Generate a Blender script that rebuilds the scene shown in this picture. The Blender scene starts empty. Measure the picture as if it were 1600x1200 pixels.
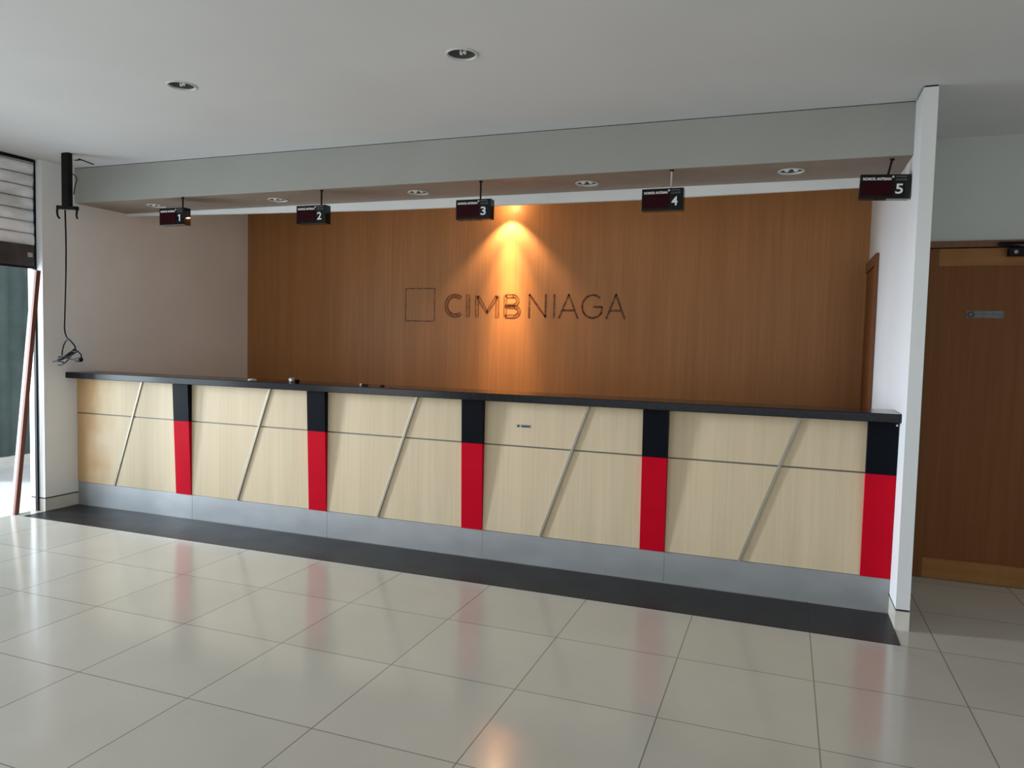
import bpy, bmesh, math, random
from mathutils import Vector, Matrix

scene = bpy.context.scene
C = scene.collection
PI = math.pi

# ------------------------------------------------------------------ camera
YAW, PITCH, ROLL = 0.3542, -0.0571, 0.0243
fwd = Vector((-math.sin(YAW)*math.cos(PITCH), math.cos(YAW)*math.cos(PITCH), math.sin(PITCH)))
rgt = Vector((math.cos(YAW), math.sin(YAW), 0))
up = rgt.cross(fwd)
r2 = math.cos(ROLL)*rgt + math.sin(ROLL)*up
u2 = -math.sin(ROLL)*rgt + math.cos(ROLL)*up
cam_d = bpy.data.cameras.new('camera')
cam = bpy.data.objects.new('camera', cam_d)
C.objects.link(cam)
m = Matrix.Identity(4)
for i in range(3):
    m[i][0], m[i][1], m[i][2] = r2[i], u2[i], -fwd[i]
m[0][3], m[1][3], m[2][3] = -0.604, -4.5687, 1.4777
cam.matrix_world = m
cam_d.sensor_fit = 'HORIZONTAL'
cam_d.sensor_width = 36
cam_d.lens = 1152.29/1600*36
cam_d.clip_start = 0.05
scene.camera = cam

# ------------------------------------------------------------------ world, light, exposure
w = bpy.data.worlds.new('overcast_sky')
scene.world = w
w.use_nodes = True
bg = w.node_tree.nodes['Background']
bg.inputs[0].default_value = (0.80, 0.90, 1.0, 1)
bg.inputs[1].default_value = 1.0

def area(name, loc, rot, sx, sy, power, col):
    d = bpy.data.lights.new(name, 'AREA')
    d.shape = 'RECTANGLE'; d.size = sx; d.size_y = sy; d.energy = power; d.color = col
    o = bpy.data.objects.new(name, d)
    C.objects.link(o); o.location = loc; o.rotation_euler = rot
    return o
# daylight that enters under the half-raised shutter on the left
area('daylight_shutter_gap', (-6.62, -1.12, 1.0), (0, -PI/2, 1.15), 1.8, 0.45, 13, (0.72, 0.85, 1.0))
area('daylight_shutter_wide', (-7.2, -2.2, 1.15), (0, -PI/2, 0), 1.8, 2.0, 38, (0.74, 0.92, 1.0))
# bright gap of sky at the far end of the passage outside, raking along the counter
far = area('daylight_passage_end', (-14.0, -2.7, 1.85), (0, 0, 0), 0.9, 1.9, 1500, (0.78, 0.88, 1.0))
far.rotation_euler = (Vector((-2.0, -.2, 1.5)) - far.location).to_track_quat('-Z', 'Y').to_euler()
# wide daylight from the open side further along the left
area('daylight_left_front', (-6.45, -5.7, 1.35), (0, -PI/2, 0), 2.2, 3.3, 42, (1.0, 0.98, 0.92))
# glazed shop front behind the photographer
area('daylight_shop_front', (-1.2, -8.3, 1.5), (PI/2, 0, 0.25), 6.0, 2.3, 5, (1.0, .98, 0.82))
# open glazed side far to the right
area('daylight_right_side', (3.35, -5.6, 1.4), (0, PI/2, 0), 2.0, 3.0, 24, (0.97, 1.0, 0.84))

scene.view_settings.view_transform = 'Standard'
scene.view_settings.look = 'None'
scene.view_settings.exposure = 0.30
scene.view_settings.gamma = 1.0
scene.view_settings.use_curve_mapping = False

# ------------------------------------------------------------------ materials
def new_mat(name, col=(.8,.8,.8), rough=.5, metal=0.0, spec=.5, coat=0.0, coat_r=.1):
    mt = bpy.data.materials.new(name); mt.use_nodes = True
    b = mt.node_tree.nodes['Principled BSDF']
    b.inputs['Base Color'].default_value = (*col, 1)
    b.inputs['Roughness'].default_value = rough
    b.inputs['Metallic'].default_value = metal
    b.inputs['Specular IOR Level'].default_value = spec
    b.inputs['Coat Weight'].default_value = coat
    b.inputs['Coat Roughness'].default_value = coat_r
    return mt, mt.node_tree, b

def mix_noise(nt, b, c1, c2, scale=(1,1,1), nscale=5, detail=4, lo=.35, hi=.65, coord='Object', target='Base Color'):
    tc = nt.nodes.new('ShaderNodeTexCoord'); mp = nt.nodes.new('ShaderNodeMapping')
    mp.inputs['Scale'].default_value = scale
    n = nt.nodes.new('ShaderNodeTexNoise'); n.inputs['Scale'].default_value = nscale; n.inputs['Detail'].default_value = detail
    r = nt.nodes.new('ShaderNodeValToRGB')
    r.color_ramp.elements[0].position = lo; r.color_ramp.elements[0].color = (*c1, 1)
    r.color_ramp.elements[1].position = hi; r.color_ramp.elements[1].color = (*c2, 1)
    L = nt.links.new
    L(tc.outputs[coord], mp.inputs[0]); L(mp.outputs[0], n.inputs['Vector']); L(n.outputs[0], r.inputs[0])
    if target: L(r.outputs[0], b.inputs[target])
    return r, n, mp

def simple(name, col, rough=.5, metal=0.0, var=.06, nscale=8, spec=.5, coat=0.0):
    mt, nt, b = new_mat(name, col, rough, metal, spec, coat)
    lo = tuple(max(0, c*(1-var)) for c in col); hi = tuple(min(1, c*(1+var)) for c in col)
    mix_noise(nt, b, lo, hi, nscale=nscale)
    return mt

def wood(name, c1, c2, rough=.45, sx=55, sz=1.3, coat=0.0, spec=.4, axis='z', band=None):
    mt, nt, b = new_mat(name, c1, rough, 0, spec, coat)
    s = {'z': (sx, sx, sz), 'x': (sz, sx, sx)}[axis]
    r, n, mp = mix_noise(nt, b, c1, c2, scale=s, nscale=1.0, detail=5, lo=.3, hi=.7, target=None)
    s2 = {'z': (7, 7, .35), 'x': (.35, 7, 7)}[axis]
    lo = tuple(.93 for _ in range(3)); hi = (1.04, 1.04, 1.04)
    r2_, n2, mp2 = mix_noise(nt, b, lo, hi, scale=s2, nscale=1.0, detail=3, lo=.35, hi=.65, target=None)
    mx = nt.nodes.new('ShaderNodeMix'); mx.data_type = 'RGBA'; mx.blend_type = 'MULTIPLY'; mx.inputs[0].default_value = 1
    nt.links.new(r.outputs[0], mx.inputs[6]); nt.links.new(r2_.outputs[0], mx.inputs[7]); nt.links.new(mx.outputs[2], b.inputs['Base Color'])
    bp = nt.nodes.new('ShaderNodeBump'); bp.inputs['Strength'].default_value = .05; bp.inputs['Distance'].default_value = .002
    nt.links.new(n.outputs[0], bp.inputs['Height']); nt.links.new(bp.outputs[0], b.inputs['Normal'])
    return mt

M = {}
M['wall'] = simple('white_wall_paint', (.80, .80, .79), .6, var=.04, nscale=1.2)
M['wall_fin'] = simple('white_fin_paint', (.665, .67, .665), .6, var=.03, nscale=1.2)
M['wall_recess'] = simple('cream_wall_paint', (.66, .645, .62), .55, var=.05, nscale=1.0)
M['corridor'] = simple('greyish_corridor_paint', (.50, .51, .475), .6, var=.04, nscale=1.3)
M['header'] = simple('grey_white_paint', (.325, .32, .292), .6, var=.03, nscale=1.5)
M['ceiling'] = simple('ceiling_paint', (.66, .655, .65), .7, var=.035, nscale=.9)
M['skirting'] = simple('cream_skirting_tile', (.58, .55, .49), .25, var=.05)
M['gap'] = simple('dark_gap', (.012, .011, .01), .8)
M['wood'] = wood('honey_wood_laminate', (.41, .185, .070), (.465, .22, .086), rough=.4, spec=.2)
M['maple'] = wood('pale_maple_veneer', (.60, .475, .31), (.645, .515, .35), rough=.45, sx=70, sz=1.5, spec=.2)
M['door'] = wood('brown_door_veneer', (.165, .060, .019), (.20, .076, .026), rough=.42, sx=40, sz=1.0, spec=.12)
M['door_rail'] = wood('brown_door_rail', (.26, .115, .035), (.32, .145, .05), rough=.42, sx=1.5, sz=40, spec=.12)
M['frame'] = wood('reddish_door_frame', (.15, .058, .027), (.19, .075, .035), rough=.4, sx=40, sz=1.0, spec=.3)
M['black'] = simple('black_laminate', (.004, .005, .008), .36, spec=.06)
M['slab'] = simple('dark_stone_top', (.006, .006, .008), .16, var=.3, nscale=60, spec=.28)
M['red'] = simple('red_laminate', (.50, .003, .016), .5, var=.03, spec=.04)
M['carcass'] = simple('carcass_board', (.05, .04, .03), .8)
M['bead'] = simple('bead_strip', (.34, .31, .25), .4, .5)
M['groove'] = simple('groove_strip', (.16, .145, .12), .5, .5)
M['steel'] = simple('black_painted_steel', (.007, .006, .006), .55, .0, spec=.15)
M['cable'] = simple('black_rubber', (.006, .006, .006), .7, spec=.1)
M['plastic'] = simple('gloss_black_acrylic', (.004, .004, .005), .03, spec=.3)
M['display'] = simple('dark_red_display', (.022, .0015, .003), .2, spec=.1)
M['ink'] = simple('white_lettering', (.72, .72, .70), .5)
M['ink_dim'] = simple('grey_lettering', (.16, .17, .16), .5)
M['ring'] = simple('light_ring', (.62, .62, .61), .35)
M['reflector'] = simple('lamp_reflector', (.24, .24, .23), .3, .6)
M['bulb'] = simple('unlit_bulb', (.75, .75, .73), .15)
M['rod_white'] = simple('pale_rod', (.5, .44, .42), .4)
M['chalk'] = simple('white_fragment', (.72, .70, .64), .6)
M['tan'] = simple('tan_fragment', (.50, .38, .25), .6)
M['rust'] = wood('stained_timber', (.13, .04, .022), (.2, .07, .04), rough=.6, sx=30, sz=2)
M['grey_timber'] = wood('weathered_timber', (.32, .29, .265), (.42, .385, .36), rough=.7, sx=30, sz=3)
M['plate'] = simple('grey_plate', (.40, .39, .37), .35, .2)
M['sticker'] = simple('clear_sticker', (.09, .095, .10), .2)
M['yard'] = simple('pale_concrete', (.62, .60, .57), .5, var=.08, nscale=2)
M['lit'] = None

# brushed metal kick plate
mt, nt, b = new_mat('brushed_metal_kick', (.34, .345, .35), .4, .55)
mix_noise(nt, b, (.33, .335, .34), (.38, .385, .39), scale=(1.2, 1, 2), nscale=3, detail=5, lo=.3, hi=.7)
r_, n_, _ = mix_noise(nt, b, (.38,)*3, (.46,)*3, scale=(1, 1, 3), nscale=5, detail=6, target=None)
nt.links.new(r_.outputs[0], b.inputs['Roughness'])
M['kick'] = mt

# first bay veneer with worn, yellowed left edge and the left wall's shade painted in
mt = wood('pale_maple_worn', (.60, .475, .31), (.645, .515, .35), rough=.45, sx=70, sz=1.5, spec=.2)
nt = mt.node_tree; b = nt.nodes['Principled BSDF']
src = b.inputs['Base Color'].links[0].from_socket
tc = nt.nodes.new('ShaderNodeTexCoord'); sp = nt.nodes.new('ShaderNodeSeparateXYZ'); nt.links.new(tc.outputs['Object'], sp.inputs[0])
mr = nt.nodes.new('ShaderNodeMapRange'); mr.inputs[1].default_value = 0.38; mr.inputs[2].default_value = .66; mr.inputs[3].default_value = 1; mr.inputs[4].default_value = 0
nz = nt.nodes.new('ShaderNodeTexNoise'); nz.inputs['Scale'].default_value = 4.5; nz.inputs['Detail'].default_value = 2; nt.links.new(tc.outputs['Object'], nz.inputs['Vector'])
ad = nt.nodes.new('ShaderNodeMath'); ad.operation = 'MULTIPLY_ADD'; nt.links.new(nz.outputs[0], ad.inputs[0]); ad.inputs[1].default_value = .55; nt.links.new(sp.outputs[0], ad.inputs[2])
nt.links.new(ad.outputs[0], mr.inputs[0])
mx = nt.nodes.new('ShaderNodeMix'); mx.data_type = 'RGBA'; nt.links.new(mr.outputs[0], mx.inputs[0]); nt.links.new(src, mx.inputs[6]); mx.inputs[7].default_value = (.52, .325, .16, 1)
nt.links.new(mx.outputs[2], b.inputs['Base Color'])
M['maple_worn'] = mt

# glue ghost left by the removed letters
def ghost(name, ca, cb, lo, hi, sc):
    mt, nt, b = new_mat(name, ca, .5, 0, .3)
    mix_noise(nt, b, ca, cb, nscale=sc, detail=3, lo=lo, hi=hi)
    return mt
M['ghost_dark'] = ghost('dried_glue_dark', (.11, .035, .009), (.32, .135, .05), .44, .72, 30)
M['ghost_fill'] = ghost('dried_glue_fill', (.29, .105, .024), (.375, .165, .058), .38, .62, 34)
M['ghost_line'] = ghost('dried_glue_line', (.12, .045, .015), (.27, .115, .042), .38, .66, 22)

# shutter: dirty white slats
mt, nt, b = new_mat('dirty_white_slats', (.6,)*3, .5, 0, .3)
mix_noise(nt, b, (.62, .62, .62), (.92, .92, .94), scale=(1, .8, 2.2), nscale=2.4, detail=8, lo=.36, hi=.56)
M['slat'] = mt
M['bar'] = simple('dark_grey_bar', (.045, .04, .038), .6, var=.3, nscale=9)
# green pleated sheet outside
mt, nt, b = new_mat('grey_green_sheet', (.10, .14, .13), .6, 0, .2)
mix_noise(nt, b, (.05, .068, .060), (.078, .10, .09), nscale=3, detail=4)
M['green'] = mt

# polished floor tiles
X0, Y0, T = -0.4251, -0.4791, 0.6
def tile_mat(name, c1, c2, grout, rough, spec, coat, y0=Y0, seams_y=True, ior=1.5):
    mt, nt, b = new_mat(name, c1, rough, 0, spec, coat, .06)
    L = nt.links.new
    tc = nt.nodes.new('ShaderNodeTexCoord'); sp = nt.nodes.new('ShaderNodeSeparateXYZ'); L(tc.outputs['Object'], sp.inputs[0])
    def mth(op, a, bb=None, c=None):
        n = nt.nodes.new('ShaderNodeMath'); n.operation = op
        for i, v in enumerate((a, bb, c)):
            if v is None: continue
            if isinstance(v, (int, float)): n.inputs[i].default_value = v
            else: L(v, n.inputs[i])
        return n.outputs[0]
    def line(sock, off):
        t = mth('DIVIDE', mth('SUBTRACT', sock, off), T)
        f = mth('FRACT', t)
        d = mth('ABSOLUTE', mth('SUBTRACT', f, .5))
        return mth('GREATER_THAN', d, .5 - .0026/T*1.0), mth('FLOOR', t)
    gx, ix = line(sp.outputs[0], X0)
    gy, iy = line(sp.outputs[1], y0)
    g = mth('MAXIMUM', gx, gy) if seams_y else gx
    n = nt.nodes.new('ShaderNodeTexNoise'); n.inputs['Scale'].default_value = 2.2; n.inputs['Detail'].default_value = 6; L(tc.outputs['Object'], n.inputs['Vector'])
    cm = nt.nodes.new('ShaderNodeCombineXYZ'); L(ix, cm.inputs[0]); L(iy, cm.inputs[1])
    wn = nt.nodes.new('ShaderNodeTexWhiteNoise'); L(cm.outputs[0], wn.inputs['Vector'])
    v = mth('ADD', mth('MULTIPLY', n.outputs[0], .75), mth('MULTIPLY', wn.outputs['Value'], .25))
    r = nt.nodes.new('ShaderNodeValToRGB'); r.color_ramp.elements[0].position = .3; r.color_ramp.elements[0].color = (*c1, 1); r.color_ramp.elements[1].position = .7; r.color_ramp.elements[1].color = (*c2, 1)
    L(v, r.inputs[0])
    mx = nt.nodes.new('ShaderNodeMix'); mx.data_type = 'RGBA'; L(g, mx.inputs[0]); L(r.outputs[0], mx.inputs[6]); mx.inputs[7].default_value = (*grout, 1)
    L(mx.outputs[2], b.inputs['Base Color'])
    n2 = nt.nodes.new('ShaderNodeTexNoise'); n2.inputs['Scale'].default_value = 5; n2.inputs['Detail'].default_value = 5; L(tc.outputs['Object'], n2.inputs['Vector'])
    rr = nt.nodes.new('ShaderNodeMapRange'); rr.inputs[3].default_value = rough*.85; rr.inputs[4].default_value = rough*1.15; L(n2.outputs[0], rr.inputs[0])
    L(rr.outputs[0], b.inputs['Roughness'])
    b.inputs['IOR'].default_value = ior
    return mt
M['floor'] = tile_mat('polished_beige_tile', (.50, .465, .40), (.555, .52, .45), (.24, .21, .18), .15, .5, .0, ior=1.62)
M['band'] = tile_mat('dark_grey_tile', (.0125, .012, .013), (.0145, .014, .015), (.003, .003, .003), .38, .22, .0, seams_y=False)

def emit(name, col, s):
    mt = bpy.data.materials.new(name); mt.use_nodes = True
    nt = mt.node_tree; nt.nodes.clear()
    e = nt.nodes.new('ShaderNodeEmission'); e.inputs[0].default_value = (*col, 1); e.inputs[1].default_value = s
    o = nt.nodes.new('ShaderNodeOutputMaterial'); nt.links.new(e.outputs[0], o.inputs[0])
    return mt
M['lit'] = emit('glowing_halogen', (1.0, .62, .30), 260)

# ------------------------------------------------------------------ mesh helpers
def box(bm, x0, x1, y0, y1, z0, z1):
    r = bmesh.ops.create_cube(bm, size=1)
    for v in r['verts']:
        v.co = Vector(((x0+x1)/2 + v.co.x*(x1-x0), (y0+y1)/2 + v.co.y*(y1-y0), (z0+z1)/2 + v.co.z*(z1-z0)))
    return r['verts']

def prism(bm, poly, axis, a, b):
    """extrude a 2-D polygon; axis 'y' -> poly is (x,z); axis 'x' -> (y,z); axis 'z' -> (x,y)"""
    def p(q, t):
        return {'y': (q[0], t, q[1]), 'x': (t, q[0], q[1]), 'z': (q[0], q[1], t)}[axis]
    va = [bm.verts.new(p(q, a)) for q in poly]; vb = [bm.verts.new(p(q, b)) for q in poly]
    bm.faces.new(va); bm.faces.new(vb[::-1])
    n = len(poly)
    for i in range(n):
        bm.faces.new((va[i], vb[i], vb[(i+1) % n], va[(i+1) % n]))

def tube(bm, pts, r, seg=8, r_end=None):
    pts = [Vector(p) for p in pts]
    rings = []
    prev = None
    for i, p in enumerate(pts):
        t = (pts[min(i+1, len(pts)-1)] - pts[max(i-1, 0)]).normalized()
        a = prev if prev is not None else (Vector((0, 0, 1)) if abs(t.z) < .9 else Vector((1, 0, 0)))
        n = (a - t*a.dot(t)).normalized(); prev = n
        bn = t.cross(n)
        rad = r if r_end is None else r + (r_end-r)*i/(len(pts)-1)
        rings.append([bm.verts.new(p + (n*math.cos(2*PI*k/seg) + bn*math.sin(2*PI*k/seg))*rad) for k in range(seg)])
    for i in range(len(rings)-1):
        for k in range(seg):
            bm.faces.new((rings[i][k], rings[i][(k+1) % seg], rings[i+1][(k+1) % seg], rings[i+1][k]))
    bm.faces.new(rings[0][::-1]); bm.faces.new(rings[-1])

def spline(pts, n=8):
    """Catmull-Rom through points"""
    P = [Vector(p) for p in pts]; P = [P[0]*2-P[1]] + P + [P[-1]*2-P[-2]]
    out = []
    for i in range(1, len(P)-2):
        for k in range(n):
            t = k/n
            a, b_, c, d = P[i-1], P[i], P[i+1], P[i+2]
            out.append(.5*((2*b_) + (-a+c)*t + (2*a-5*b_+4*c-d)*t*t + (-a+3*b_-3*c+d)*t**3))
    out.append(P[-2])
    return out

def lathe(bm, prof, seg=40, cx=0, cy=0):
    rings = [[bm.verts.new((cx+r*math.cos(2*PI*k/seg), cy+r*math.sin(2*PI*k/seg), z)) for k in range(seg)] for r, z in prof]
    for i in range(len(rings)-1):
        for k in range(seg):
            bm.faces.new((rings[i][k], rings[i][(k+1) % seg], rings[i+1][(k+1) % seg], rings[i+1][k]))
    return rings

def obj(name, bm, mat, parent=None, loc=(0, 0, 0), rot=(0, 0, 0), smooth=False, bevel=0):
    if bevel:
        bmesh.ops.bevel(bm, geom=[e for e in bm.edges], offset=bevel, segments=2, affect='EDGES', profile=.5)
    bmesh.ops.recalc_face_normals(bm, faces=bm.faces)
    me = bpy.data.meshes.new(name); bm.to_mesh(me); bm.free()
    if smooth:
        for p in me.polygons: p.use_smooth = True
    me.materials.append(mat)
    o = bpy.data.objects.new(name, me); C.objects.link(o)
    o.location = loc; o.rotation_euler = rot
    if parent: o.parent = parent
    return o

def thing(name, label, cat, loc=(0, 0, 0), rot=(0, 0, 0), group=None):
    o = bpy.data.objects.new(name, None); C.objects.link(o)
    o.empty_display_size = .1
    o.location = loc; o.rotation_euler = rot
    return tag(o, label, cat, group)

def tag(o, label, cat, group=None):
    o['label'] = label; o['category'] = cat
    if group: o['group'] = group
    return o

def struct(o, label=None, cat=None):
    o['kind'] = 'structure'
    if label: o['label'] = label
    if cat: o['category'] = cat
    return o

def bxo(name, x0, x1, y0, y1, z0, z1, mat, parent=None, bevel=0):
    bm = bmesh.new(); box(bm, x0, x1, y0, y1, z0, z1)
    return obj(name, bm, mat, parent, bevel=bevel)

def text_mesh(name, s, size, mat, parent, loc, rot, width=None, bold=0.0, ext=.0006, align='LEFT'):
    cu = bpy.data.curves.new(name, 'FONT'); cu.body = s; cu.size = size; cu.extrude = ext; cu.offset = bold; cu.align_x = align
    cu.resolution_u = 4
    t = bpy.data.objects.new(name + '_curve', cu); C.objects.link(t)
    bpy.context.view_layer.update()
    me = bpy.data.meshes.new_from_object(t.evaluated_get(bpy.context.evaluated_depsgraph_get()))
    bpy.data.objects.remove(t)
    me.name = name
    if width:
        xs = [v.co.x for v in me.vertices]; k = width/(max(xs)-min(xs)); x0 = min(xs)
        for v in me.vertices: v.co.x = (v.co.x - x0)*k
    me.materials.clear(); me.materials.append(mat)
    o = bpy.data.objects.new(name, me); C.objects.link(o)
    o.parent = parent; o.location = loc; o.rotation_euler = rot
    return o

def holed_slab(name, x0, x1, y0, y1, z0, z1, holes, rad, mat):
    """ceiling slab with round holes, filled as polygons per light cell"""
    o = bxo(name, x0, x1, y0, y1, z0, z1, mat)
    if not holes: return o
    bm = bmesh.new()
    for hx, hy in holes:
        bmesh.ops.create_cone(bm, cap_ends=True, segments=40, radius1=rad, radius2=rad, depth=.16, matrix=Matrix.Translation((hx, hy, z0+.04)))
    cut = obj('cutter', bm, mat)
    md = o.modifiers.new('holes', 'BOOLEAN'); md.operation = 'DIFFERENCE'; md.object = cut; md.solver = 'EXACT'
    bpy.context.view_layer.update()
    me = bpy.data.meshes.new_from_object(o.evaluated_get(bpy.context.evaluated_depsgraph_get()))
    o.modifiers.clear(); o.data = me
    bpy.data.objects.remove(cut)
    return o

# ------------------------------------------------------------------ measures
ZC = 2.8335            # main ceiling
LX = -6.230            # right face of the left wall
FX = 0.0668            # thickness of the right fin wall
HB = 2.545             # underside of the header
YB = 2.12              # wood-clad back wall
YD = 0.85              # wall with the door at the right

# ------------------------------------------------------------------ the shell
floor = struct(bxo('floor', -6.34, 3.6, -8.6, 2.3, -.12, 0, M['floor']))
band = obj('dark_tile_band', (lambda b: (prism(b, [(LX+.0, Y0), (0, Y0), (0, .0), (LX, .0)], 'z', .0005, .0012), b)[1])(bmesh.new()), M['band'], floor)
yard = struct(bxo('floor_outside', -16, -6.3405, -8.6, 4.2, -.12, -.004, M['yard']))

MAIN = [(-3.765, -1.345), (-2.105, -1.305)]
NICHE = [(-5.60, .25), (-4.385, .27), (-3.155, .275), (-1.895, .27), (-.62, .235)]
BACKL = []
ceil = struct(holed_slab('ceiling', -6.34, 3.6, -8.6, -.0, ZC, ZC+.15, MAIN, .067, M['ceiling']))
ceil2 = struct(holed_slab('ceiling_niche', -6.34, FX, .55, 2.3, ZC, ZC+.15, BACKL, .05, M['ceiling']))
ceil3 = struct(bxo('ceiling_corridor', FX, 3.6, .0, 1.1, ZC, ZC+.15, M['ceiling']))
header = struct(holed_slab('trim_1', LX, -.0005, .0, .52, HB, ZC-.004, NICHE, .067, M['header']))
header.data.materials.append(simple('warm_soffit_paint', (.30, .245, .20), .6, var=.04))  # warm tint paints the lamp's orange bounce into the soffit colour
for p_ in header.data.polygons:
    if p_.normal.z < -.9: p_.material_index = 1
bxo('shadow_gap', LX, -.001, .004, .55, ZC-.004, ZC+.15, M['gap'], header)
bm = bmesh.new()   # the strip sags a little towards the middle
prism(bm, [(LX, 2.524), (-4.9, 2.500), (-3.6, 2.478), (-1.6, 2.472), (-.0005, 2.490), (-.0005, ZC-.004), (LX, ZC-.004)], 'y', .52, .55)
obj('cornice_strip', bm, M['wall'], header)

wl = struct(bxo('wall_left', -6.395, LX, -.292, YB+.1, .112, ZC, M['wall']))
bl = struct(bxo('baseboard_left', -6.396, LX+.001, -.293, YB+.1, .0, .102, M['skirting']))
bxo('shadow_gap', -6.391, LX-.004, -.288, YB+.1, .102, .112, M['gap'], bl)
wm = bmesh.new()
box(wm, -6.335, LX, -8.6, -7.5, 0, ZC); box(wm, -6.335, LX, -3.9, -3.3, 0, ZC); box(wm, -6.335, LX, -7.5, -3.9, 2.5, ZC)
wl2 = struct(obj('wall_left_front', wm, M['wall']))
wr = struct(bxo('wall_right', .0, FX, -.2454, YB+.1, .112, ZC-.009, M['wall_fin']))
bxo('shadow_gap', .003, FX-.003, -.242, YB, ZC-.009, ZC, M['gap'], wr)
br = struct(bxo('baseboard_right', -.001, FX+.001, -.2464, YB+.1, .0, .101, M['skirting']))
bxo('shadow_gap', .004, FX-.004, -.241, YB+.1, .101, .112, M['gap'], br)
struct(bxo('wall_right_outer', 3.5, 3.6, -8.6, 1.0, 0, ZC, M['wall']))
wf = bmesh.new()
box(wf, -6.34, 3.6, -8.6, -8.5, 2.65, ZC); box(wf, -6.34, -5.1, -8.6, -8.5, 0, 2.65); box(wf, 1.5, 3.6, -8.6, -8.5, 0, 2.65); box(wf, -5.1, 1.5, -8.6, -8.5, 0, .35)
struct(obj('wall_front', wf, M['wall']))
wb = struct(bxo('wall_back', LX, 0, YB, YB+.1, 0, ZC, M['wood']), 'honey brown wood laminate back wall behind the counter')
wd = bmesh.new()
box(wd, FX, .19, YD, YD+.1, 0, ZC); box(wd, .19, 1.15, YD, YD+.1, 2.185, ZC); box(wd, 1.15, 3.5, YD, YD+.1, 0, ZC)
struct(obj('wall_corridor', wd, M['corridor']))
struct(bxo('wall_corridor_rear', FX, 3.5, YD+.1, YD+.2, 0, ZC, M['wall']))  # added unseen slab behind the door, keeps sky light from leaking through
# far side of the passage outside the shutter: pleated green sheet on a cream kerb
gm = bmesh.new()
N = 260; pts = []
for i in range(N+1):
    y = .0 + 4.2*i/N
    pts.append((-8.5 + .012*math.sin(y*2*PI/.16), y))
va = [bm_v for bm_v in (gm.verts.new((x, y, .1)) for x, y in pts)]; vb = [gm.verts.new((x, y, 3.2)) for x, y in pts]
vc = [gm.verts.new((x-.05, y, .1)) for x, y in pts]; vd = [gm.verts.new((x-.05, y, 3.2)) for x, y in pts]
for i in range(N):
    gm.faces.new((va[i], va[i+1], vb[i+1], vb[i])); gm.faces.new((vc[i], vd[i], vd[i+1], vc[i+1])); gm.faces.new((vb[i], vb[i+1], vd[i+1], vd[i]))
struct(obj('wall_outside', gm, M['green']), 'grey-green pleated sheet wall outside the shutter')
struct(bxo('baseboard_outside', -8.6, -8.46, .0, 4.2, -.004, .1, M['skirting']))

# door in the right-hand niche wall (door_1) and the corridor door (door_2)
d1 = struct(bxo('door_1', -.012, -.0005, 1.47, YB-.003, .0, 2.10, M['door']))
dm = bmesh.new(); box(dm, -.022, -.0005, 1.385, 1.465, 0, 2.185); box(dm, -.022, -.0005, 1.466, YB-.003, 2.105, 2.185)
obj('door_frame', dm, M['frame'], d1)

d2 = struct(thing('door_2', 'brown veneered door at the right behind the white fin wall', 'door'))
dm = bmesh.new(); box(dm, .19, .232, YD-.015, YD+.08, 0, 2.185); box(dm, 1.11, 1.15, YD-.015, YD+.08, 0, 2.185); box(dm, .232, 1.11, YD-.015, YD+.08, 2.145, 2.185)
obj('door_frame', dm, M['frame'], d2)
dm = bmesh.new()   # stiles and rails around a sunken panel
box(dm, .236, .292, YD-.004, YD+.036, .004, 2.138); box(dm, 1.05, 1.106, YD-.004, YD+.036, .012, 2.138)
leaf = obj('door_stile', dm, M['door'], d2)
dm = bmesh.new(); box(dm, .292, 1.05, YD-.004, YD+.036, 2.028, 2.138); box(dm, .292, 1.05, YD-.004, YD+.036, .004, .135)
obj('door_rail', dm, M['door_rail'], d2)
bxo('door_panel', .292, 1.05, YD+.003, YD+.032, .135, 2.028, M['door'], d2)
cl = bxo('door_closer', .66, .90, YD-.06, YD-.0045, 2.082, 2.132, M['steel'], d2, bevel=.004)
bm = bmesh.new(); bmesh.ops.create_cone(bm, cap_ends=True, segments=20, radius1=.011, radius2=.011, depth=.006, matrix=Matrix.Translation((.695, YD-.063, 2.105)) @ Matrix.Rotation(PI/2, 4, 'X'))
obj('closer_cap', bm, M['reflector'], cl)
bm = bmesh.new(); tube(bm, [(.72, YD-.035, 2.14), (.60, YD-.05, 2.155), (.615, YD-.02, 2.165), (.80, YD-.02, 2.165)], .008)
obj('closer_arm', bm, M['steel'], cl)
# door notice
stk = bxo('door_notice', .462, .664, YD+.0005, YD+.0025, 1.700, 1.746, M['sticker'])
tag(stk, 'small grey strip notice with round dark emblem on the brown corridor door', 'notice')
bm = bmesh.new(); lathe(bm, [(.010, 0), (.010, .001), (.020, .001), (.020, 0)], 28)
obj('round_emblem', bm, simple('emblem_red_black', (.04, .008, .008), .5), stk, loc=(.486, YD+.0004, 1.722), rot=(PI/2, 0, 0))
bm = bmesh.new()
random.seed(5)
for x0, n in ((.508, 5), (.566, 4), (.618, 4)):
    bm = bmesh.new()
    for k in range(n):
        x = x0 + k*.0085; h = random.choice((.009, .011, .010)); box(bm, x, x+.0055, YD-.0004, YD+.0005, 1.731, 1.731+h)
    obj('lettering', bm, M['ink_dim'], stk)
bm = bmesh.new()
for k in range(14):
    if k in (4, 9): continue
    x = .512 + k*.0102; box(bm, x, x+.006, YD-.0004, YD+.0005, 1.712, 1.712+random.choice((.007, .009)))
obj('lettering', bm, M['ink_dim'], stk)

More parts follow.
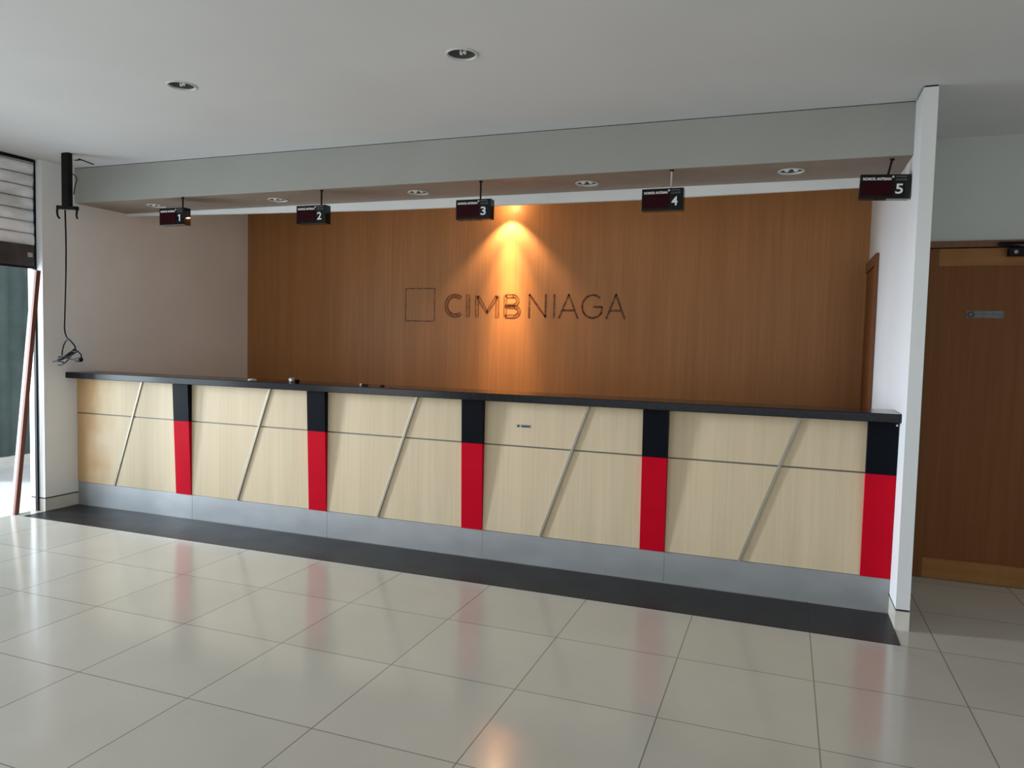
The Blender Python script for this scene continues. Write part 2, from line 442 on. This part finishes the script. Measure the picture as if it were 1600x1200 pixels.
# ------------------------------------------------------------------ glue marks of the removed sign (flat marks on the wood wall)
def ribbon(bm, pts, t, y=YB-.0012, d=.0010):
    for (x0, z0), (x1, z1) in zip(pts[:-1], pts[1:]):
        a = Vector((x1-x0, z1-z0)); ln = a.length
        if a.length < 1e-5: continue
        a.normalize(); n = Vector((-a.y, a.x))*t/2; e = a*min(t*.22, ln*.12)
        prism(bm, [(x0-e.x+n.x, z0-e.y+n.y), (x1+e.x+n.x, z1+e.y+n.y), (x1+e.x-n.x, z1+e.y-n.y), (x0-e.x-n.x, z0-e.y-n.y)], 'y', y-d, y+d)
def arc(cx, cz, rx, rz, a0, a1, n=22):
    return [(cx+rx*math.cos(math.radians(a0+(a1-a0)*i/n)), cz+rz*math.sin(math.radians(a0+(a1-a0)*i/n))) for i in range(n+1)]
logo = thing('removed_sign_marks', 'dark glue outlines of a removed bank sign on the wood wall, square then CIMB NIAGA', 'sign marks', (-3.1, YB, 1.70))
def mark(name, paths, t, mat):
    bm = bmesh.new()
    for p in paths: ribbon(bm, [(x+3.1, z-1.70) for x, z in p], t, y=-.0005, d=.0003)
    return obj(name, bm, mat, logo)
Zb, Zt = 1.712, 1.932
mark('square_outline', [[(-4.25, 1.665), (-4.25, 1.992), (-3.925, 1.992), (-3.925, 1.665), (-4.25, 1.665)]], .013, M['ghost_line'])
zc_ = (Zb+Zt)/2; hz = (Zt-Zb)/2
def outlined(name, centre_paths, half):
    """bold letter: soft fill plus two broken edge lines"""
    bm = bmesh.new()
    for p in centre_paths: ribbon(bm, [(x+3.1, z-1.70) for x, z in p], half*1.7, y=-.0004, d=.0003)
    fill = obj(name, bm, M['ghost_fill'], logo)
    bm = bmesh.new()
    for p in centre_paths:
        for s in (-1, 1):
            q = []
            for i, (x, z) in enumerate(p):
                a = Vector(p[min(i+1, len(p)-1)]) - Vector(p[max(i-1, 0)]); a.normalize()
                q.append((x - a.y*half*s + 3.1, z + a.x*half*s - 1.70))
            ribbon(bm, q, .0085, y=-.0009, d=.0003)
    obj('glue_edge', bm, M['ghost_dark'], fill)
outlined('letter_c', [arc(-3.70, zc_, .095, hz-.012, 48, 312)], .017)
outlined('letter_i', [[(-3.558, Zb), (-3.558, Zt)]], .017)
outlined('letter_m', [[(-3.462, Zb), (-3.462, Zt-.01)], [(-3.455, Zt-.02), (-3.355, Zb+.05), (-3.255, Zt-.02)], [(-3.248, Zb), (-3.248, Zt-.01)]], .016)
outlined('letter_b', [[(-3.165, Zb+.01), (-3.165, Zt-.01)], [(-3.165, Zt-.014)] + arc(-3.085, zc_+.050, .045, .046, 90, -90, 12) + [(-3.165, zc_)],
                      [(-3.165, zc_-.004)] + arc(-3.080, zc_-.052, .056, .048, 90, -90, 12) + [(-3.165, Zb+.012)]], .014)
lt = .019
mark('letter_n', [[(-2.920, Zb), (-2.920, Zt), (-2.757, Zb+.01), (-2.757, Zt)]], lt, M['ghost_dark'])
mark('letter_i', [[(-2.672, Zb), (-2.672, Zt)]], lt, M['ghost_dark'])
mark('letter_a', [[(-2.622, Zb), (-2.531, Zt), (-2.440, Zb)], [(-2.585, Zb+.072), (-2.478, Zb+.072)]], lt, M['ghost_dark'])
mark('letter_g', [arc(-2.300, zc_, .100, hz-.004, 48, 330) + [(-2.212, zc_-.004), (-2.290, zc_-.004)]], lt, M['ghost_dark'])
mark('letter_a', [[(-2.168, Zb), (-2.082, Zt), (-1.998, Zb)], [(-2.135, Zb+.072), (-2.032, Zb+.072)]], lt, M['ghost_dark'])

# ------------------------------------------------------------------ counter: five bays and one worktop
ZS0, ZS1 = 1.087, 1.137
KICK, MID, TOPP = .200, .788, ZS0
colx = [-5.148, -3.882, -2.640, -1.414, -.156]; CW = .155
edges = [LX] + [c+CW for c in colx]
edges[-1] = -.0015
labels = ['leftmost pale counter bay against the left wall, veneer yellowed at its edge',
          'counter bay second from the left, with the crumpled foil lump on the top above it',
          'middle counter bay under hanging sign 3, pale veneer with slanted strip',
          'counter bay with the small grey label plate stuck on its upper veneer',
          'rightmost pale counter bay, its red and black column touching the white fin wall']
units = []
def clip(poly, inside, cut):
    out = []
    for i, p in enumerate(poly):
        q = poly[(i+1) % len(poly)]
        a, b_ = inside(p), inside(q)
        if a >= 0: out.append(p)
        if a*b_ < 0:
            t = a/(a-b_); out.append((p[0]+(q[0]-p[0])*t, p[1]+(q[1]-p[1])*t))
    return out
for i in range(5):
    xa, xb, cx = edges[i], edges[i+1]-.0008, colx[i]
    u = thing('counter_bay', labels[i], 'counter', (xa, 0, 0), group='bays of the service counter')
    f = lambda x: x-xa
    W_ = xb-xa
    bm = bmesh.new(); box(bm, 0.001, W_, .018, .20, KICK, ZS0-.0005); box(bm, 0.001, W_, .022, .20, 0.0, KICK-.001)
    obj('carcass', bm, M['carcass'], u)
    # veneer pieces, split by the horizontal groove and the slanted strip
    x0, x1 = .001, f(cx)-.0005
    dt, db = f(cx)-.352, f(cx)-.660     # slanted strip at top and bottom
    def dx(z): return db + (dt-db)*(z-KICK)/(TOPP-KICK)
    g = .0052
    s = lambda p: p[0]-dx(p[1])
    for zA, zB in ((KICK, MID-g), (MID+g, TOPP)):
        full = [(x0, zA), (x1, zA), (x1, zB), (x0, zB)]
        for sg in (-1, 1):
            poly = clip(full, lambda p, sg=sg: sg*s(p)-.005, None)
            bm = bmesh.new(); prism(bm, poly, 'y', .006, .017)
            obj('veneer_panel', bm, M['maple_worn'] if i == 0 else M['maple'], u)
    bxo_ = bmesh.new(); box(bxo_, x0, x1, .0125, .017, MID-g+.0002, MID+g-.0002)
    obj('horizontal_strip', bxo_, M['groove'], u)
    wz = .0088
    bm = bmesh.new()
    prism(bm, [(dx(KICK)-wz, KICK), (dx(KICK)+wz, KICK), (dx(TOPP-.001)+wz, TOPP-.001), (dx(TOPP-.001)-wz, TOPP-.001)], 'y', -.004, .0055)
    obj('slanted_strip', bm, M['bead'], u, bevel=.001)
    # two-tone column leaning out towards the top
    def yf(z): return -.037 + .037*(ZS0-z)/(ZS0-KICK)
    for nm, zA, zB, mt_ in (('red_column_panel', KICK-.003, MID, M['red']), ('black_column_panel', MID+.0005, ZS0-.0008, M['black'])):
        bm = bmesh.new(); prism(bm, [(yf(zA), zA), (.017, zA), (.017, zB), (yf(zB), zB)], 'x', f(cx), min(f(cx)+CW, W_))
        obj(nm, bm, mt_, u, bevel=.0012)
    bm = bmesh.new(); box(bm, .0008, W_, .010, .0215, .002, KICK-.0035)
    obj('kick_plate', bm, M['kick'], u, bevel=.0008)
    units.append(u)
# small label plate on the fourth bay
pl = thing('label_plate', 'tiny grey plate with dark lettering on the pale counter front', 'label', (-2.207, .006, .9235))
bm = bmesh.new(); box(bm, -.048, .048, -.002, -.0002, -.0115, .0115); obj('plate', bm, M['plate'], pl)
M['ink_dark'] = simple('dark_lettering', (.03, .03, .03), .5)
bm = bmesh.new(); 
for k, (a, b2) in enumerate(((-.044, -.028), (-.014, -.003), (-.001, .010), (.012, .023), (.025, .034), (.036, .043))): box(bm, a, b2, -.0026, -.0021, -.007, .0065)
obj('lettering', bm, M['ink_dark'], pl)

bm = bmesh.new(); box(bm, LX+.001, -.0015, -.103, .225, ZS0, ZS1)
top = obj('worktop_slab', bm, M['slab'], bevel=.004)
tag(top, 'long black polished worktop running across all five counter bays', 'worktop')
random.seed(3)
bm = bmesh.new(); bmesh.ops.create_icosphere(bm, subdivisions=2, radius=.006)
chip = obj('edge_chip', bm, M['chalk'], units[4], loc=(-.012-edges[4], -.037, ZS0-.018))

# bits lying on the worktop
def lump(name, loc, sx, sy, sz, mat, label, cat, seed, rz=0, jag=.35):
    random.seed(seed)
    bm = bmesh.new(); bmesh.ops.create_icosphere(bm, subdivisions=2, radius=1)
    for v in bm.verts:
        k = 1 + random.uniform(-jag, jag*.4)
        v.co = Vector((v.co.x*sx*k, v.co.y*sy*k, max(-.75, v.co.z*k)*sz))
    mz = min(v.co.z for v in bm.verts)
    for v in bm.verts: v.co.z -= mz
    return tag(obj(name, bm, mat, None, loc=loc, rot=(0, 0, rz)), label, cat)
lump('wood_scrap', (-4.37, -.04, ZS1), .040, .02, .010, M['tan'], 'small tan scrap lying on the black worktop above the second bay', 'scrap', 1, .2, .2)
foil = lump('foil_lump', (-4.06, .02, ZS1), .026, .022, .020, simple('crumpled_foil', (.6, .6, .58), .3, .6), 'crumpled pale foil lump on the black worktop, largest of the bits there', 'foil', 2)
lump('rubber_bung', (-4.015, .03, ZS1), .020, .018, .013, M['cable'], 'dark round bit touching the crumpled foil lump on the worktop', 'scrap', 4)
pen = thing('pen_stub', 'short dark stub with white tip lying on the worktop near sign 2', 'pen', (-3.44, .02, ZS1))
bm = bmesh.new(); tube(bm, [(-.012, 0, .006), (.035, .006, .006)], .005); obj('barrel', bm, M['cable'], pen)
bm = bmesh.new(); tube(bm, [(-.026, -.002, .0075), (-.0125, 0, .0075)], .007); obj('cap', bm, M['chalk'], pen)
lump('dark_scrap', (-3.30, .05, ZS1), .022, .012, .006, M['cable'], 'small flat dark scrap lying on the worktop, rightmost of the bits', 'scrap', 6)

# ------------------------------------------------------------------ hanging queue signs
sign_pos = [(-5.303, 2.327, .0), (-4.012, 2.301, 0), (-2.727, 2.288, 0), (-1.474, 2.299, 0), (-.262, 2.322, 0)]
sign_lab = ['black hanging queue display numbered 1, leftmost over the counter',
            'black hanging queue display numbered 2 over the counter', 'black hanging queue display numbered 3 beside the lit lamp glow',
            'black hanging queue display numbered 4 on a pale rod', 'black hanging queue display numbered 5 beside the white fin wall']
SW, SH, SD = .252, .132, .066
for i, (sx, sz, tilt) in enumerate(sign_pos):
    sgn = thing('queue_display', sign_lab[i], 'sign', (sx, 0, sz), group='numbered queue displays hanging from the header')
    if i == 0: sgn.location = (-5.281, -.031, 2.326)
    if i == 4: sgn.rotation_euler = (0, math.radians(2.5), 0)
    bm = bmesh.new(); box(bm, 0, SW, .001, SD, 0, SH)
    body = obj('housing', bm, M['plastic'], sgn, bevel=.002)
    bm = bmesh.new(); box(bm, .010, .168, -.0012, .0008, .016, .096)
    obj('display_window', bm, M['display'], sgn)
    text_mesh('queue_lettering', 'NOMOR ANTRIAN', .02, M['ink'], sgn, (.014, .0005, .1000), (PI/2, 0, 0), width=.142, bold=.0006)
    text_mesh('bank_lettering', 'CIMB NIAGA', .0125, M['ink_dim'], sgn, (.176, .0005, .1150), (PI/2, 0, 0), width=.056)
    bm = bmesh.new(); box(bm, .160, .169, -.0008, .0008, .1135, .1225); obj('bank_emblem', bm, M['ink'], sgn)
    text_mesh('counter_lettering', 'COUNTER', .0145, M['ink_dim'], sgn, (.178, .0005, .0975), (PI/2, 0, 0), width=.056)
    if i == 0:
        bm = bmesh.new(); prism(bm, [(.012, 0), (.022, 0), (.022, .053), (.014, .053), (.002, .045), (.002, .037), (.012, .042)], 'y', -.0006, .0006)
        obj('counter_number', bm, M['ink'], sgn, loc=(.187, .0, .028))
    else: text_mesh('counter_number', str(i+1), .075, M['ink'], sgn, (.181 if i else .188, .0, .028), (PI/2, 0, 0), width=.026 if i == 0 else .037, bold=.0012)
    rx = .205 if i == 0 else .172 if i == 3 else .165
    if i == 4: rx = .14
    if i == 1: rx = .195
    bm = bmesh.new(); tube(bm, [(rx, SD/2, SH-.001), (rx+(.014 if i == 4 else 0), SD/2, HB-sz-.001)], .006, 10)
    if i == 3: pass
    obj('hanging_rod', bm, M['rod_white'] if i == 3 else M['steel'], sgn)
    bm = bmesh.new(); rr = bmesh.ops.create_cone(bm, cap_ends=True, segments=16, radius1=.012, radius2=.012, depth=.008, matrix=Matrix.Translation((rx+(.014 if i == 4 else 0), SD/2, HB-sz-.0045)))
    obj('rod_flange', bm, M['steel'], sgn)

# ------------------------------------------------------------------ recessed downlights
def downlight(name, x, y, z, R_, label, group, lit=False, bulb=True, two=False, tilt=0):
    t = thing(name, label, 'ceiling light', (x, y, z), group=group)
    k = R_/.062
    bm = bmesh.new()
    lathe(bm, [(.0665*k, .0), (.077*k, .0), (.0785*k, -.003), (.075*k, -.006), (.068*k, -.005), (.0655*k, .003), (.0665*k, .006)])
    obj('trim_ring', bm, M['ring'], t, smooth=True)
    bm = bmesh.new()
    lathe(bm, [(.0655*k, .004), (.064*k, .045), (.050*k, .085), (.018*k, .105), (.001, .107)])
    obj('reflector_cup', bm, M['reflector'], t, smooth=True)
    if lit:
        bm = bmesh.new(); bmesh.ops.create_icosphere(bm, subdivisions=3, radius=.020, matrix=Matrix.Translation((0, 0, -.004)))
        obj('glowing_bulb', bm, M['lit'], t, smooth=True)
    elif two:
        for s in (-1, 1):
            bm = bmesh.new(); bmesh.ops.create_uvsphere(bm, u_segments=16, v_segments=10, radius=.021)
            for v in bm.verts: v.co.z = v.co.z*1.5
            obj('bulb', bm, M['bulb'], t, loc=(.026*s, .0, .026), smooth=True)
    else:
        bm = bmesh.new()
        for ax in (-.009, .009): tube(bm, [(ax, 0, .100), (ax, 0, .006), (ax*.6, 0, .001)], .0088, 10)
        obj('bulb', bm, M['bulb'], t, loc=(.006, 0, 0), smooth=True)
    return t
downlight('downlight', *MAIN[0], ZC, .062, 'unlit round downlight in the main ceiling at the left above sign 1', 'unlit downlights in the main ceiling')
downlight('downlight', *MAIN[1], ZC, .062, 'unlit round downlight in the main ceiling near the top middle', 'unlit downlights in the main ceiling')
nl = ['round unlit downlight in the dark soffit corner, left of hanging sign 1', 'round unlit downlight in the grey soffit, just left of hanging sign 2', 'round unlit downlight in the soffit, just left of hanging sign 3',
      'round unlit downlight in the orange-lit soffit, just left of hanging sign 4', 'rightmost round unlit soffit downlight, left of hanging sign 5 near the white fin wall']
for (x, y), l in zip(NICHE, nl):
    downlight('header_downlight', x, y, HB, .062, l, 'unlit downlights under the header', two=True)
lamp = thing('wall_spotlight', 'lit warm halogen spotlight under the rear ceiling, throwing a cone onto the wood wall', 'ceiling light', (-3.12, 1.98, ZC))
bm = bmesh.new(); lathe(bm, [(.001, -.0005), (.045, -.0005), (.045, -.008), (.001, -.008)]); obj('base_plate', bm, M['ring'], lamp)
bm = bmesh.new(); lathe(bm, [(.016, -.008), (.018, -.018), (.030, -.034), (.0285, -.034), (.016, -.018), (.001, -.016)]); obj('reflector_cup', bm, M['ring'], lamp, smooth=True)
bm = bmesh.new(); bmesh.ops.create_icosphere(bm, subdivisions=3, radius=.026, matrix=Matrix.Translation((0, 0, -.049)) @ Matrix.Diagonal((1, .7, .55, 1))); obj('glowing_bulb', bm, M['lit'], lamp, smooth=True)
sd = bpy.data.lights.new('halogen_beam', 'SPOT'); sd.energy = 62; sd.color = (1.0, .67, .40); sd.spot_size = math.radians(97); sd.spot_blend = .5; sd.shadow_soft_size = .015
so = bpy.data.objects.new('halogen_beam', sd); C.objects.link(so); so.parent = lamp; so.location = (0, 0, -.070); so.rotation_euler = (0, 0, 0)

s2_ = bpy.data.lights.new('halogen_hot_centre', 'SPOT'); s2_.energy = 230; s2_.color = (1.0, .60, .28); s2_.spot_size = math.radians(50); s2_.spot_blend = 1.0; s2_.shadow_soft_size = .015
so2 = bpy.data.objects.new('halogen_hot_centre', s2_); C.objects.link(so2); so2.parent = lamp; so2.location = (0, 0, -.070)
s3_ = s2_.copy(); s3_.energy = 480; s3_.spot_size = math.radians(30)
so3 = bpy.data.objects.new('halogen_core', s3_); C.objects.link(so3); so3.parent = lamp; so3.location = (0, 0, -.070)

# ------------------------------------------------------------------ ceiling bracket with hanging cable (left)
br_ = thing('ceiling_bracket', 'black steel tube hanging from the ceiling with a hooked crossbar', 'bracket', (-5.815, -.40, ZC), rot=(0, 0, 0))
bm = bmesh.new(); box(bm, -.034, .034, -.022, .022, -.398, -.001); obj('drop_tube', bm, M['steel'], br_, bevel=.004)
bm = bmesh.new(); box(bm, -.100, .105, -.016, .016, -.426, -.399)
for v in bm.verts: v.co.z += -.008*(v.co.x/.1)
obj('crossbar', bm, M['steel'], br_, bevel=.003)
for s, pts in ((-1, [(-.098, 0, -.405), (-.108, 0, -.43), (-.104, 0, -.462), (-.090, 0, -.485), (-.078, 0, -.488)]), (1, [(.100, 0, -.418), (.100, 0, -.445), (.096, 0, -.475), (.104, 0, -.50)])):
    bm = bmesh.new(); tube(bm, spline(pts), .0085, 8, .006); obj('hook', bm, M['steel'], br_, smooth=True)
bm = bmesh.new(); tube(bm, [(-.06, .0, -.03), (-.03, 0, -.03)], .004); obj('bolt', bm, M['steel'], br_)
bm = bmesh.new(); tube(bm, spline([(.03, .01, -.15), (.06, .02, -.17), (.078, .02, -.20), (.058, .02, -.25), (.045, .02, -.31)]), .0035); obj('stray_wire', bm, M['cable'], br_)
cb = thing('hanging_cable', 'thin black power cable hanging from the bracket, ending in a tangled coil with plug', 'cable', (-5.83, -.40, 2.405))
o0 = Vector((-5.83, -.40, 2.405))
def rel(pts, dy=0): return [Vector((x, -.40 + d + dy, z)) - o0 for (x, z, d) in pts]
bm = bmesh.new()
tube(bm, spline(rel([(-5.838, 2.405, 0), (-5.832, 2.15, 0), (-5.838, 1.90, .0), (-5.853, 1.60, 0), (-5.857, 1.49, 0), (-5.835, 1.43, 0), (-5.798, 1.405, 0), (-5.765, 1.365, .01), (-5.755, 1.335, .01)])), .0055)
obj('drop_wire', bm, M['cable'], cb, smooth=True)
loops = [[(-5.798, 1.405, 0), (-5.845, 1.408, .01), (-5.888, 1.375, .02), (-5.908, 1.325, .02), (-5.912, 1.285, .02)],
         [(-5.755, 1.335, 0), (-5.82, 1.305, .01), (-5.88, 1.28, .02), (-5.935, 1.275, .02), (-5.90, 1.262, .0), (-5.82, 1.30, -.01), (-5.745, 1.34, -.01)],
         [(-5.735, 1.333, 0), (-5.80, 1.312, .02), (-5.87, 1.27, .02), (-5.93, 1.248, .01), (-5.985, 1.235, .0), (-5.93, 1.242, -.01), (-5.86, 1.235, -.01)],
         [(-5.78, 1.322, -.01), (-5.725, 1.325, -.01), (-5.685, 1.308, -.01), (-5.672, 1.29, -.01), (-5.678, 1.262, -.01)],
         [(-5.935, 1.255, 0), (-5.87, 1.272, 0), (-5.82, 1.262, .0), (-5.77, 1.258, 0), (-5.735, 1.258, 0)],
         [(-5.93, 1.212, 0), (-5.90, 1.212, 0), (-5.85, 1.235, 0), (-5.81, 1.268, 0), (-5.765, 1.31, 0)],
         [(-5.94, 1.272, .01), (-5.86, 1.266, .015), (-5.79, 1.302, .02), (-5.74, 1.325, .02)]]
for p in loops:
    bm = bmesh.new(); tube(bm, spline(rel(p)), .0052); obj('cable_loop', bm, M['cable'], cb, smooth=True)
bm = bmesh.new(); tube(bm, [Vector((-5.748, -.40, 1.256))-o0, Vector((-5.725, -.40, 1.256))-o0, Vector((-5.718, -.40, 1.257))-o0, Vector((-5.685, -.40, 1.262))-o0], .013, 12, .019); obj('plug', bm, M['cable'], cb)

# debris marks beside the bracket on the ceiling: a short pipe clip and wire
dz = ZC-.004
bm = bmesh.new(); tube(bm, [(-5.875, -.25, dz), (-5.93, -.07, dz)], .004); o = obj('ceiling_wire', bm, M['steel']); tag(o, 'short dark wire scrap on the ceiling beside the black bracket', 'wire')
bm = bmesh.new(); box(bm, -5.96, -5.90, -.225, -.205, ZC-.004, ZC-.0005); o = obj('ceiling_clip', bm, M['steel']); tag(o, 'small dark clip on the ceiling behind the black bracket', 'clip')

# ------------------------------------------------------------------ roller shutter
sh = thing('roller_shutter', 'half-raised dirty white roller shutter in the left opening', 'shutter', (-6.308, -.292, 0))
bm = bmesh.new()
Y1, Y2 = -.018, -3.25
nseg = 60
prof = []
z = 2.155; pitch = .0925
while z < ZC-.001:
    for a in range(6):
        zz = z + pitch*a/6
        if zz > ZC-.001: break
        prof.append((zz, .006*math.sin(PI*a/6) if a else -.003))
    z += pitch
prof.append((ZC-.001, 0))
rows = []
random.seed(8)
for zz, d in prof:
    rows.append([bm.verts.new((d + .006*math.sin(k*.9+zz*7), Y1+(Y2-Y1)*k/nseg, zz + .004*math.sin(k*.55+zz*19)*(0 if zz > ZC-.05 else 1))) for k in range(nseg+1)])
for a in range(len(rows)-1):
    for k in range(nseg): bm.faces.new((rows[a][k], rows[a+1][k], rows[a+1][k+1], rows[a][k+1]))
obj('shutter_curtain', bm, M['slat'], sh)
bm = bmesh.new()
zz = 2.155
while zz < ZC-.02:
    box(bm, .002, .0085, Y2, Y1, zz-.0018, zz+.0018); zz += pitch
obj('slat_joint', bm, M['bar'], sh)
bm = bmesh.new(); box(bm, -.012, .014, Y2, Y1, 1.985, 2.155); obj('bottom_bar', bm, M['bar'], sh, bevel=.003)
bm = bmesh.new(); box(bm, -.012, .016, Y2, Y1, 1.970, 1.984); obj('rubber_edge', bm, M['steel'], sh)
bm = bmesh.new(); box(bm, -.012, .014, -.016, -.0015, .0, ZC-.002); obj('guide_rail', bm, M['steel'], sh)
bm = bmesh.new(); box(bm, -.02, .02, -3.30, -3.27, .0, ZC-.002); obj('guide_rail', bm, M['steel'], sh)
bm = bmesh.new(); box(bm, .014, .017, -.075, -.035, 2.06, 2.095); obj('lock_plate', bm, M['plate'], sh)
bm = bmesh.new(); box(bm, -.03, .03, Y2, Y1, ZC-.022, ZC-.001); obj('head_shadow_bar', bm, M['steel'], sh)

# ------------------------------------------------------------------ leaning timber
a = Vector((-6.352, -.465, .0)); b_ = Vector((-6.232, -.345, 1.955))
pk = thing('timber_batten', 'long thin timber batten leaning against the left wall end under the shutter', 'batten', a)
ax = (b_-a); Ln = ax.length
q = ax.to_track_quat('Z', 'Y')
e = Vector((0,0,1)).rotation_difference(ax.normalized())
pk.rotation_mode = 'QUATERNION'; pk.rotation_quaternion = e
bm = bmesh.new(); box(bm, -.022, .010, -.018, .016, .0, Ln); obj('weathered_face', bm, M['grey_timber'], pk)
bm = bmesh.new(); box(bm, .0102, .032, -.0185, .0165, .0, Ln); obj('stained_face', bm, M['rust'], pk)
